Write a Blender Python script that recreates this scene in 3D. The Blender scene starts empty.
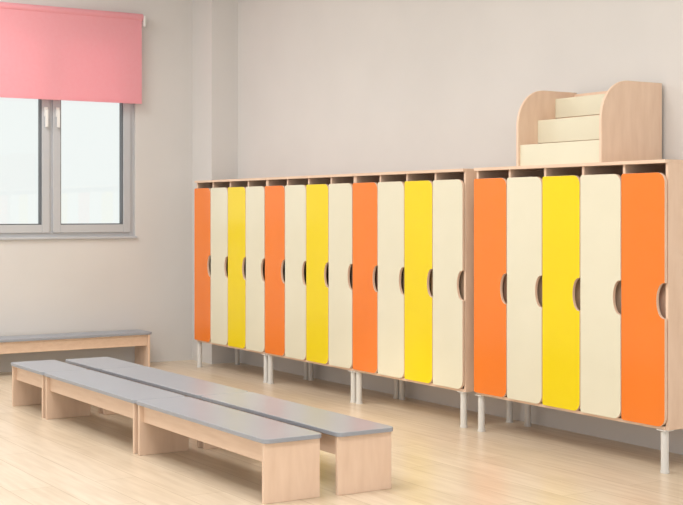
import bpy, math, bmesh
from mathutils import Vector
sc=bpy.context.scene
try:
    sc.view_settings.view_transform='Standard'
    sc.view_settings.look='None'
except Exception as e: print(e)

# ---------- materials ----------
def lin(c):
    return tuple(((v/255)/12.92 if v/255<=.04045 else ((v/255+.055)/1.055)**2.4) for v in c)+(1,)
def base_mat(name,rough=.5,spec=.5):
    m=bpy.data.materials.new(name); m.use_nodes=True
    b=m.node_tree.nodes['Principled BSDF']; b.inputs['Roughness'].default_value=rough
    b.inputs['Specular IOR Level'].default_value=spec
    return m,m.node_tree,b
def noisy(name,c1,c2,scale=(1,1,1),nscale=5,rough=.5,spec=.5,detail=4,bump=0,metal=0):
    m,t,b=base_mat(name,rough,spec); N=t.nodes.new; L=t.links.new
    tc=N('ShaderNodeTexCoord'); mp=N('ShaderNodeMapping'); mp.inputs['Scale'].default_value=scale
    no=N('ShaderNodeTexNoise'); no.inputs['Scale'].default_value=nscale; no.inputs['Detail'].default_value=detail
    cr=N('ShaderNodeValToRGB'); cr.color_ramp.elements[0].color=lin(c1); cr.color_ramp.elements[1].color=lin(c2)
    cr.color_ramp.elements[0].position=.3; cr.color_ramp.elements[1].position=.7
    L(tc.outputs['Object'],mp.inputs[0]); L(mp.outputs[0],no.inputs['Vector']); L(no.outputs['Fac'],cr.inputs[0])
    L(cr.outputs[0],b.inputs['Base Color']); b.inputs['Metallic'].default_value=metal
    if bump:
        bp=N('ShaderNodeBump'); bp.inputs['Strength'].default_value=bump; bp.inputs['Distance'].default_value=.01
        L(no.outputs['Fac'],bp.inputs['Height']); L(bp.outputs[0],b.inputs['Normal'])
    return m
WALL=noisy('wall_paint',(215,213,211),(219,217,215),nscale=2,rough=.85,spec=.2)
CEIL=noisy('ceiling_paint',(240,239,237),(244,243,241),nscale=2,rough=.9,spec=.2)
BEECH=noisy('beech_laminate',(228,199,175),(237,210,187),scale=(3,3,.6),nscale=9,rough=.45,spec=.4)
BEECHX=noisy('beech_laminate_long',(228,199,175),(237,210,187),scale=(.6,3,6),nscale=9,rough=.45,spec=.4)
CREAM=noisy('cream_laminate',(226,222,199),(230,226,204),nscale=3,rough=.25)
ORANGE=noisy('orange_laminate',(240,127,44),(243,131,48),nscale=3,rough=.22)
YELLOW=noisy('yellow_laminate',(238,212,12),(241,216,16),nscale=3,rough=.22)
GREY=noisy('grey_laminate',(150,156,167),(155,161,172),nscale=4,rough=.3,spec=.8)
LEG=noisy('leg_paint',(214,213,210),(220,219,216),nscale=4,rough=.35)
PVC=noisy('window_pvc',(188,191,196),(193,196,201),nscale=3,rough=.4)
WHITE=noisy('white_plastic',(232,232,230),(238,238,236),nscale=3,rough=.4)
RUBBER=noisy('window_gasket',(95,98,102),(105,108,112),nscale=3,rough=.6)
def floor_mat():
    m,t,b=base_mat('laminate_floor',.3,.5); N=t.nodes.new; L=t.links.new
    tc=N('ShaderNodeTexCoord')
    br=N('ShaderNodeTexBrick'); br.inputs['Scale'].default_value=1; br.inputs['Brick Width'].default_value=1.3
    br.inputs['Row Height'].default_value=.19; br.inputs['Mortar Size'].default_value=.002; br.inputs['Bias'].default_value=0
    br.inputs['Color1'].default_value=lin((221,205,182)); br.inputs['Color2'].default_value=lin((229,214,193)); br.inputs['Mortar'].default_value=lin((197,179,153))
    br.offset=.37
    mp=N('ShaderNodeMapping'); mp.inputs['Scale'].default_value=(1.2,14,1)
    no=N('ShaderNodeTexNoise'); no.inputs['Scale'].default_value=2.5; no.inputs['Detail'].default_value=6
    cr=N('ShaderNodeValToRGB'); cr.color_ramp.elements[0].color=(.85,.82,.78,1); cr.color_ramp.elements[1].color=(1,1,1,1)
    cr.color_ramp.elements[0].position=.3; cr.color_ramp.elements[1].position=.65
    mx=N('ShaderNodeMix'); mx.data_type='RGBA'; mx.blend_type='MULTIPLY'; mx.inputs[0].default_value=1
    L(tc.outputs['Object'],br.inputs['Vector']); L(tc.outputs['Object'],mp.inputs[0]); L(mp.outputs[0],no.inputs['Vector'])
    L(no.outputs['Fac'],cr.inputs[0]); L(br.outputs['Color'],mx.inputs[6]); L(cr.outputs[0],mx.inputs[7]); L(mx.outputs[2],b.inputs['Base Color'])
    return m
FLOOR=floor_mat()
def glass_mat():
    m=bpy.data.materials.new('window_glass'); m.use_nodes=True; t=m.node_tree; t.nodes.clear()
    N=t.nodes.new; o=N('ShaderNodeOutputMaterial'); a=N('ShaderNodeBsdfTransparent'); g=N('ShaderNodeBsdfGlossy'); g.inputs['Roughness'].default_value=.02
    a.inputs[0].default_value=(.97,.99,.98,1)
    x=N('ShaderNodeMixShader'); x.inputs[0].default_value=.04
    t.links.new(a.outputs[0],x.inputs[1]); t.links.new(g.outputs[0],x.inputs[2]); t.links.new(x.outputs[0],o.inputs[0]); return m
GLASS=glass_mat()
def blind_mat():
    m=bpy.data.materials.new('pink_blind_fabric'); m.use_nodes=True; t=m.node_tree; t.nodes.clear()
    N=t.nodes.new; L=t.links.new; o=N('ShaderNodeOutputMaterial'); d=N('ShaderNodeBsdfDiffuse'); tr=N('ShaderNodeBsdfTranslucent'); tp=N('ShaderNodeBsdfTransparent')
    tc=N('ShaderNodeTexCoord'); w=N('ShaderNodeTexNoise'); w.inputs['Scale'].default_value=40
    cr=N('ShaderNodeValToRGB'); cr.color_ramp.elements[0].color=lin((254,190,200)); cr.color_ramp.elements[1].color=lin((255,200,209))
    L(tc.outputs['Object'],w.inputs['Vector']); L(w.outputs['Fac'],cr.inputs[0])
    L(cr.outputs[0],d.inputs[0]); L(cr.outputs[0],tr.inputs[0]); tp.inputs[0].default_value=lin((255,165,180))
    x=N('ShaderNodeMixShader'); x.inputs[0].default_value=.25; y=N('ShaderNodeMixShader'); y.inputs[0].default_value=.18
    L(d.outputs[0],x.inputs[1]); L(tr.outputs[0],x.inputs[2]); L(x.outputs[0],y.inputs[1]); L(tp.outputs[0],y.inputs[2]); L(y.outputs[0],o.inputs[0]); return m
BLIND=blind_mat()

# ---------- mesh builder ----------
class MB:
    def __init__(s,origin=(0,0,0)): s.v=[];s.f=[];s.m=[];s.mats=[];s.o=Vector(origin)
    def mi(s,m):
        if m not in s.mats: s.mats.append(m)
        return s.mats.index(m)
    def box(s,x0,x1,y0,y1,z0,z1,mat):
        i=len(s.v); s.v+=[Vector(p)-s.o for p in [(x0,y0,z0),(x1,y0,z0),(x1,y1,z0),(x0,y1,z0),(x0,y0,z1),(x1,y0,z1),(x1,y1,z1),(x0,y1,z1)]]
        for f in [(3,2,1,0),(4,5,6,7),(0,1,5,4),(1,2,6,5),(2,3,7,6),(3,0,4,7)]:
            s.f.append([i+k for k in f]); s.m.append(s.mi(mat))
    def prism(s,outline,axis,a,b,mat,edge=None):
        edge=edge or mat
        def P(p,t):
            if axis=='x': return Vector((t,p[0],p[1]))
            if axis=='y': return Vector((p[0],t,p[1]))
            return Vector((p[0],p[1],t))
        n=len(outline); i=len(s.v)
        s.v+=[P(p,a)-s.o for p in outline]+[P(p,b)-s.o for p in outline]
        s.f.append([i+k for k in range(n)]); s.m.append(s.mi(mat))
        s.f.append([i+n+k for k in reversed(range(n))]); s.m.append(s.mi(mat))
        for k in range(n):
            j=(k+1)%n; s.f.append([i+k,i+n+k,i+n+j,i+j]); s.m.append(s.mi(edge))
    def cyl(s,cx,cy,z0,z1,r,mat,n=20,axis='z'):
        ol=[(cx+r*math.cos(2*math.pi*k/n),cy+r*math.sin(2*math.pi*k/n)) for k in range(n)]
        s.prism(ol,axis,z0,z1,mat)
    def build(s,name,bevel=0):
        me=bpy.data.meshes.new(name); me.from_pydata([tuple(v) for v in s.v],[],s.f)
        for m in s.mats: me.materials.append(m)
        for p,k in zip(me.polygons,s.m): p.material_index=k
        bm=bmesh.new(); bm.from_mesh(me); bmesh.ops.recalc_face_normals(bm,faces=bm.faces); bm.to_mesh(me); bm.free()
        o=bpy.data.objects.new(name,me); sc.collection.objects.link(o); o.location=s.o
        if bevel:
            b=o.modifiers.new('bevel','BEVEL'); b.width=bevel; b.segments=2; b.limit_method='ANGLE'; b.angle_limit=math.radians(50)
        return o
def arc(cx,cy,r,a0,a1,n=8,ry=None):
    ry=ry or r
    return [(cx+r*math.cos(math.radians(a0+(a1-a0)*k/n)),cy+ry*math.sin(math.radians(a0+(a1-a0)*k/n))) for k in range(n+1)]

# ---------- room ----------
XW=-9.43; YW=4.76; X1=2.5; Y0=-4.5; H=3.2
def boxobj(name,*a,mat,bevel=0):
    m=MB(((a[0]+a[1])/2,(a[2]+a[3])/2,a[4])); m.box(*a,mat); return m.build(name,bevel)
boxobj('floor',XW-.3,X1,Y0,YW+.2,-.1,0,mat=FLOOR)
boxobj('ceiling',XW-.3,X1,Y0,YW+.2,H,H+.1,mat=CEIL)
boxobj('wall_back',XW-.3,X1,YW,YW+.2,0,H,mat=WALL)
wy0,wy1,wz0,wz1=2.71,4.05,.98,2.55
m=MB((XW,0,0)); 
m.box(XW-.3,XW,Y0,wy0,0,H,WALL); m.box(XW-.3,XW,wy1,YW,0,H,WALL); m.box(XW-.3,XW,wy0,wy1,0,wz0,WALL); m.box(XW-.3,XW,wy0,wy1,wz1,H,WALL)
m.build('wall_left')
boxobj('corner_column',XW,-9.085,4.534,YW,0,H,mat=WALL)

# window
m=MB((XW-.06,(wy0+wy1)/2,wz0))
fx0,fx1=XW-.09,XW-.02
def frame(y0,y1,z0,z1,w,x0,x1,mat,m=m):
    m.box(x0,x1,y0,y0+w,z0,z1,mat); m.box(x0,x1,y1-w,y1,z0,z1,mat)
    m.box(x0,x1,y0+w,y1-w,z0,z0+w,mat); m.box(x0,x1,y0+w,y1-w,z1-w,z1,mat)
frame(wy0,wy1,wz0,wz1,.045,fx0,fx1,PVC)
ym=(wy0+wy1)/2
m.box(fx0,fx1,ym-.02,ym+.02,wz0+.045,wz1-.045,PVC)
for a,b in ((wy0+.035,ym-.012),(ym+.012,wy1-.035)):
    frame(a,b,wz0+.035,wz1-.035,.06,fx0+.01,fx1+.015,PVC)
    frame(a+.06,b-.06,wz0+.095,wz1-.095,.008,fx0+.02,fx1+.005,RUBBER)
    m.box(fx0+.03,fx0+.036,a+.06,b-.06,wz0+.095,wz1-.095,GLASS)
for yy in (ym-.045,ym+.045):
    m.box(fx1+.015,fx1+.03,yy-.013,yy+.013,1.88,1.95,WHITE)
    m.box(fx1+.03,fx1+.05,yy-.01,yy+.01,1.80,1.93,WHITE)
m.build('window_1',.003)
boxobj('trim_1',XW-.02,XW+.02,wy0-.02,wy1+.01,wz0-.014,wz0+.004,mat=PVC,bevel=.004)

# blind
m=MB((XW+.08,3.4,2.7))
m.box(XW+.075,XW+.077,2.64,4.07,2.005,2.66,BLIND)
m.box(XW+.07,XW+.082,2.64,4.07,2.0,2.015,BLIND)
m.cyl(XW+.06,2.665,2.62,4.08,.028,BLIND,axis='y')
m.box(XW,XW+.1,4.08,4.09,2.60,2.67,WHITE); m.box(XW,XW+.1,2.612,2.62,2.62,2.70,WHITE)
m.cyl(XW+.06,4.1,2.6,2.68,.012,WHITE,12)
m.build('roller_blind')

# ---------- lockers ----------
YF=4.33; LD=.40; ZB=.195; ZT=1.405
def locker(x0,x1,n,cols):
    m=MB(((x0+x1)/2,YF+LD/2,0)); t=.016; yb=YF+LD; yc=YF+.02
    m.box(x0,x0+t,yc,yb,ZB,ZT-t,BEECH); m.box(x1-t,x1,yc,yb,ZB,ZT-t,BEECH)
    m.box(x0,x1,YF+.002,yb,ZT-t,ZT,BEECHX); m.box(x0+t,x1-t,yc-.005,yb,ZB,ZB+t,BEECHX)
    m.box(x0+t,x1-t,yb-.004,yb,ZB+t,ZT-t,BEECH)
    p=(x1-x0)/n
    for k in range(1,n): m.box(x0+k*p-t/2,x0+k*p+t/2,yc,yb-.004,ZB+t,ZT-t,BEECH)
    m.box(x0+t,x1-t,yc+.03,yb-.004,1.14,1.155,BEECHX)
    z0,z1=ZB+.014,ZT-.058
    for k in range(n):
        a=x0+k*p+.0025; b=x0+(k+1)*p-.0025; R=.045; r=.012
        zc=(z0+z1)/2-.005; hh=.08; dp=.05
        ol=arc(a+r,z0+r,r,180,270,4)+arc(b-R,z0+R,R,270,360,8)
        nt=[]
        for q in range(17):
            an=math.radians(-90+180*q/16); nt.append((b-dp*math.cos(an)**.8 if math.cos(an)>1e-6 else b, zc+hh*math.sin(an)))
        ol+=nt+arc(b-R,z1-R,R,0,90,8)+arc(a+r,z1-r,r,90,180,4)
        m.prism(ol,'y',YF,YF+.016,cols[k],BEECH)
        m.box(b-.09,b-.0055,yc+.034,yc+.05,zc-.13,zc+.13,BEECH)
    for lx in (x0+.03,x1-.03):
        for ly in (YF+.03,yb-.05):
            m.cyl(lx,ly,.012,ZB,.018,LEG); m.cyl(lx,ly,0,.012,.021,LEG)
            m.box(lx-.028,lx+.028,ly-.025,ly+.028,ZB-.004,ZB,LEG)
    m.build('locker_cabinet',.0012)
O,C,Y=ORANGE,CREAM,YELLOW
locker(-8.97,-7.872,4,[O,C,Y,C]); locker(-7.87,-6.762,4,[O,C,Y,C]); locker(-6.76,-5.655,4,[O,C,Y,C]); locker(-5.56,-4.18,5,[O,C,Y,C,O])

# ---------- step shelf ----------
Z=ZT
m=MB((-4.9,4.53,Z)); xa,xb=-5.225,-4.60; ya,yb2=4.345,4.745; z=Z
def side(x0,x1):
    ol=[(ya,z),(yb2,z),(yb2,z+.395),(ya+.17,z+.395)]+arc(ya+.17,z+.205,.17,90,180,14,ry=.19)
    m.prism(ol,'x',x0,x1,BEECH)
side(xa,xa+.016); side(xb-.016,xb)
i0,i1=xa+.016,xb-.016
for k,(yy,za,zt) in enumerate(((4.358,0,.108),(4.475,.12,.238),(4.595,.255,.355))):
    m.box(i0,i1,yy,yy+.016,Z+za,Z+zt,CREAM)
    ye=(4.491,4.611,4.725)[k]
    m.box(i0,i1,yy+.016,ye,Z+zt-.035,Z+zt-.019,BEECHX)
    if k: m.box(i0,i1,yy+.004,yy+.016,Z+za-.05,Z+za-.001,BEECHX)
m.box(i0,i1,4.725,4.733,Z,Z+.385,BEECH)
m.build('step_shelf',.0015)

# ---------- benches ----------
def bench(x0,x1,y0,y1,h=.262,along='x'):
    m=MB(((x0+x1)/2,(y0+y1)/2,0)); R=.03
    ol=arc(x1-R,y1-R,R,0,90)+arc(x0+R,y1-R,R,90,180)+arc(x0+R,y0+R,R,180,270)+arc(x1-R,y0+R,R,270,360)
    m.prism(ol,'z',h-.018,h,GREY,GREY)
    i=.008; t=.018
    if along=='x':
        for a in (x0+.02,x1-.02-t): m.box(a,a+t,y0+i,y1-i,0,h-.018,BEECH)
        for b in (y0+.03,y1-.03-t): m.box(x0+.038,x1-.038,b,b+t,h-.018-.085,h-.018,BEECHX)
    else:
        for a in (y0+.02,y1-.02-t): m.box(x0+i,x1-i,a,a+t,0,h-.018,BEECH)
        for b in (x0+.03,x1-.03-t): m.box(b,b+t,y0+.038,y1-.038,h-.018-.085,h-.018,BEECHX)
    m.build('bench',.002)
for (a,b) in ((-5.888,-4.59),(-7.19,-5.892),(-7.78,-7.194)):
    bench(a,b,2.525,2.803); bench(a+.02,b+.02,2.86,3.145)
bench(-9.41,-9.14,2.7,4.07,.265,'y')

# ---------- lights ----------
w=bpy.data.worlds.new('world'); sc.world=w; w.use_nodes=True
t=w.node_tree; bg=t.nodes['Background']; bg.inputs[0].default_value=(.965,.985,1,1)
tc=t.nodes.new('ShaderNodeTexCoord'); sp=t.nodes.new('ShaderNodeSeparateXYZ'); mr=t.nodes.new('ShaderNodeMapRange')
t.links.new(tc.outputs['Generated'],sp.inputs[0]); t.links.new(sp.outputs['X'],mr.inputs['Value'])
mr.inputs['From Min'].default_value=-.7; mr.inputs['From Max'].default_value=.2; mr.inputs['To Min'].default_value=1.0; mr.inputs['To Max'].default_value=1.3
t.links.new(mr.outputs[0],bg.inputs[1])
bg.inputs[0].default_value=(.975,.99,.99,1)
def area(name,loc,rot,sx,sy,e,col=(1,1,1)):
    l=bpy.data.lights.new(name,'AREA'); l.shape='RECTANGLE'; l.size=sx; l.size_y=sy; l.energy=e; l.color=col
    o=bpy.data.objects.new(name,l); sc.collection.objects.link(o); o.location=loc; o.rotation_euler=rot; return o
for k,x in enumerate((-8,-5,-2)):
    area('ceiling_fill',(x,1.8,H-.03),(0,0,0),1.2,2.0,62,(1,.98,.955))  # soft fill added below the unseen ceiling to brighten the room
# added warm spot in place of sunlight, brightens the floor by the lockers
l=bpy.data.lights.new('sun_patch_fill','SPOT'); l.energy=420; l.color=(1,.84,.58); l.spot_size=math.radians(17); l.spot_blend=1; l.shadow_soft_size=.25
o=bpy.data.objects.new('sun_patch_fill',l); sc.collection.objects.link(o); o.location=(-4.2,.2,2.9)
o.rotation_euler=(Vector((-6.1,3.85,0))-o.location).to_track_quat('-Z','Y').to_euler()
# ---------- camera ----------
cd=bpy.data.cameras.new('camera'); cam=bpy.data.objects.new('camera',cd); sc.collection.objects.link(cam); sc.camera=cam
cd.sensor_width=36; cd.lens=1313/683*36; cd.sensor_fit='HORIZONTAL'
cam.location=(0,0,1.17); th=math.atan2(.5324,-.8465)
cam.rotation_euler=(math.pi/2,0,th-math.pi/2)
cd.shift_y=-(252.5-212)/683
cd.clip_end=100
